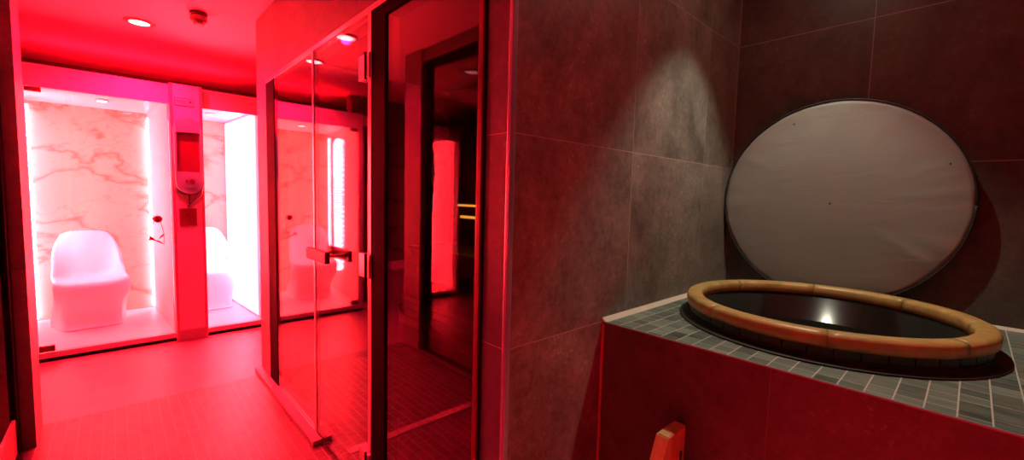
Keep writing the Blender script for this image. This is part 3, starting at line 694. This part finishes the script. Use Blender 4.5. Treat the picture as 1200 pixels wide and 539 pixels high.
water = obj('water', lathe([(0.0, 0.86), (0.3695, 0.86), (0.3695, 0.50), (0.0, 0.50)], 64, closed=False), wt.m, loc=L)
tag(water, 'still dark water inside the wooden tub', 'water', kind='stuff')

# ------------------------------------------------------------------ tub cover leaning on the wall
CR = 0.427
def cover_face_bm(r, th, wob=True):
    """padded disc in local XZ plane, front towards -Y(local)"""
    bm = bmesh.new(); nr, na = 26, 144; rings = []
    rnd = random.Random(4); folds = [(rnd.uniform(0, 2 * PI), rnd.uniform(0.05, 0.16), rnd.uniform(0.001, 0.0032), rnd.uniform(0.28, 0.62)) for _ in range(40)]
    for i in range(1, nr + 1):
        rr = r * i / nr; ring = []
        for k in range(na):
            a = 2 * PI * k / na; t = rr / r
            d = 0.010 * (1 - t ** 6)
            for fa, fw, fh, reach in folds:
                da = (a - fa + PI) % (2 * PI) - PI
                if t > 1 - reach: d += fh * math.exp(-(da / fw / 0.55) ** 2) * ((t - 1 + reach) / reach) * (1 - t ** 14)
            e = 1 - 0.003 * (math.sin(a * 9) + math.sin(a * 23 + 1)) * (t ** 8)
            ring.append(bm.verts.new((rr * e * math.cos(a), -th / 2 - d, rr * e * math.sin(a))))
        rings.append(ring)
    c = bm.verts.new((0, -th / 2 - 0.010, 0))
    for k in range(na): bm.faces.new((c, rings[0][k], rings[0][(k + 1) % na]))
    for A, B in zip(rings, rings[1:]):
        for k in range(na): bm.faces.new((A[k], B[k], B[(k + 1) % na], A[(k + 1) % na]))
    last = rings[-1]; back = [bm.verts.new((v.co.x, -th / 2 + 0.002, v.co.z)) for v in last]
    for k in range(na): bm.faces.new((last[k], back[k], back[(k + 1) % na], last[(k + 1) % na]))
    bm.faces.new(back); bmesh.ops.recalc_face_normals(bm, faces=bm.faces); return bm
cv = thing('tub_cover', 'round padded grey vinyl tub cover leaning on the back wall', 'cover', (2.272, 0.424, 1.363))
ct = NT('grey_vinyl'); gv, gs = ct.obj()
n1 = ct.noise(ct.scaled(gv, (1.2, 1.2, 4.0)), 3.0, 3, 0.5, 0.8); n2 = ct.noise(gv, 900, 1)
cc = ct.mix(ct.noise(gv, 3.0, 2), (0.205, 0.196, 0.184), (0.24, 0.23, 0.216))
ct.bsdf(cc, 0.55, bump=ct.mt('ADD', n1, ct.mt('MULTIPLY', n2, 0.02)), bstr=0.12, bdist=0.02)
f = obj('vinyl_face', cover_face_bm(CR, 0.040), ct.m, None, smooth=True)
bk = bmesh.new(); add_cyl(bk, (0, 0.004, 0), CR + 0.0035, 0.040, axis=1, seg=128)
g = obj('edge_band', bk, M['black'], None, smooth=False)
bm = bmesh.new()
add_tube(bm, [((CR + 0.002) * math.cos(2 * PI * k / 128), -0.021, (CR + 0.002) * math.sin(2 * PI * k / 128)) for k in range(129)], 0.0035, 8)
h = obj('piping', bm, M['black'], None, smooth=True)
parts = [f, g, h]
for yy, zz in ((0.572, 1.708), (0.421, 1.361), (0.071, 1.514)):
    tt = math.hypot(yy - 0.424, zz - 1.363) / CR; bm = bmesh.new(); add_cyl(bm, (-(yy - 0.424), -0.0203 - 0.010 * (1 - tt ** 6), zz - 1.363), 0.0038, 0.003, axis=1, seg=12); parts.append(obj('vent_hole', bm, M['darkred'], None))
for o in parts: o.parent = cv
cv.rotation_euler = (math.radians(2.0), 0, math.radians(-90))

# ------------------------------------------------------------------ step stool at the platform
ss = thing('wooden_steps', 'pale wooden steps leaning at the front of the tiled tub platform', 'steps', (1.0, 0.3, 0))
def stringer(y0, y1):
    return prism([(1.238, 0.0), (1.238, 0.683), (1.127, 0.683), (1.118, 0.665), (0.80, 0.0)], 1, y0, y1, bevel=0.003)
for y0 in (0.541, 0.03):
    s_ = obj('side_board', stringer(y0, y0 + 0.037), M['step_wood'], ss)
bm = bmesh.new()
add_box(bm, (1.206, 0.5385, 0.585), (1.214, 0.5415, 0.612)); obj('slot', bm, M['black'], ss)
for x0, z in ((0.93, 0.22), (1.02, 0.44)):
    obj('tread', bx(((x0, 0.067, z - 0.03), (1.236, 0.541, z)), bevel=0.004), M['step_wood'], ss)
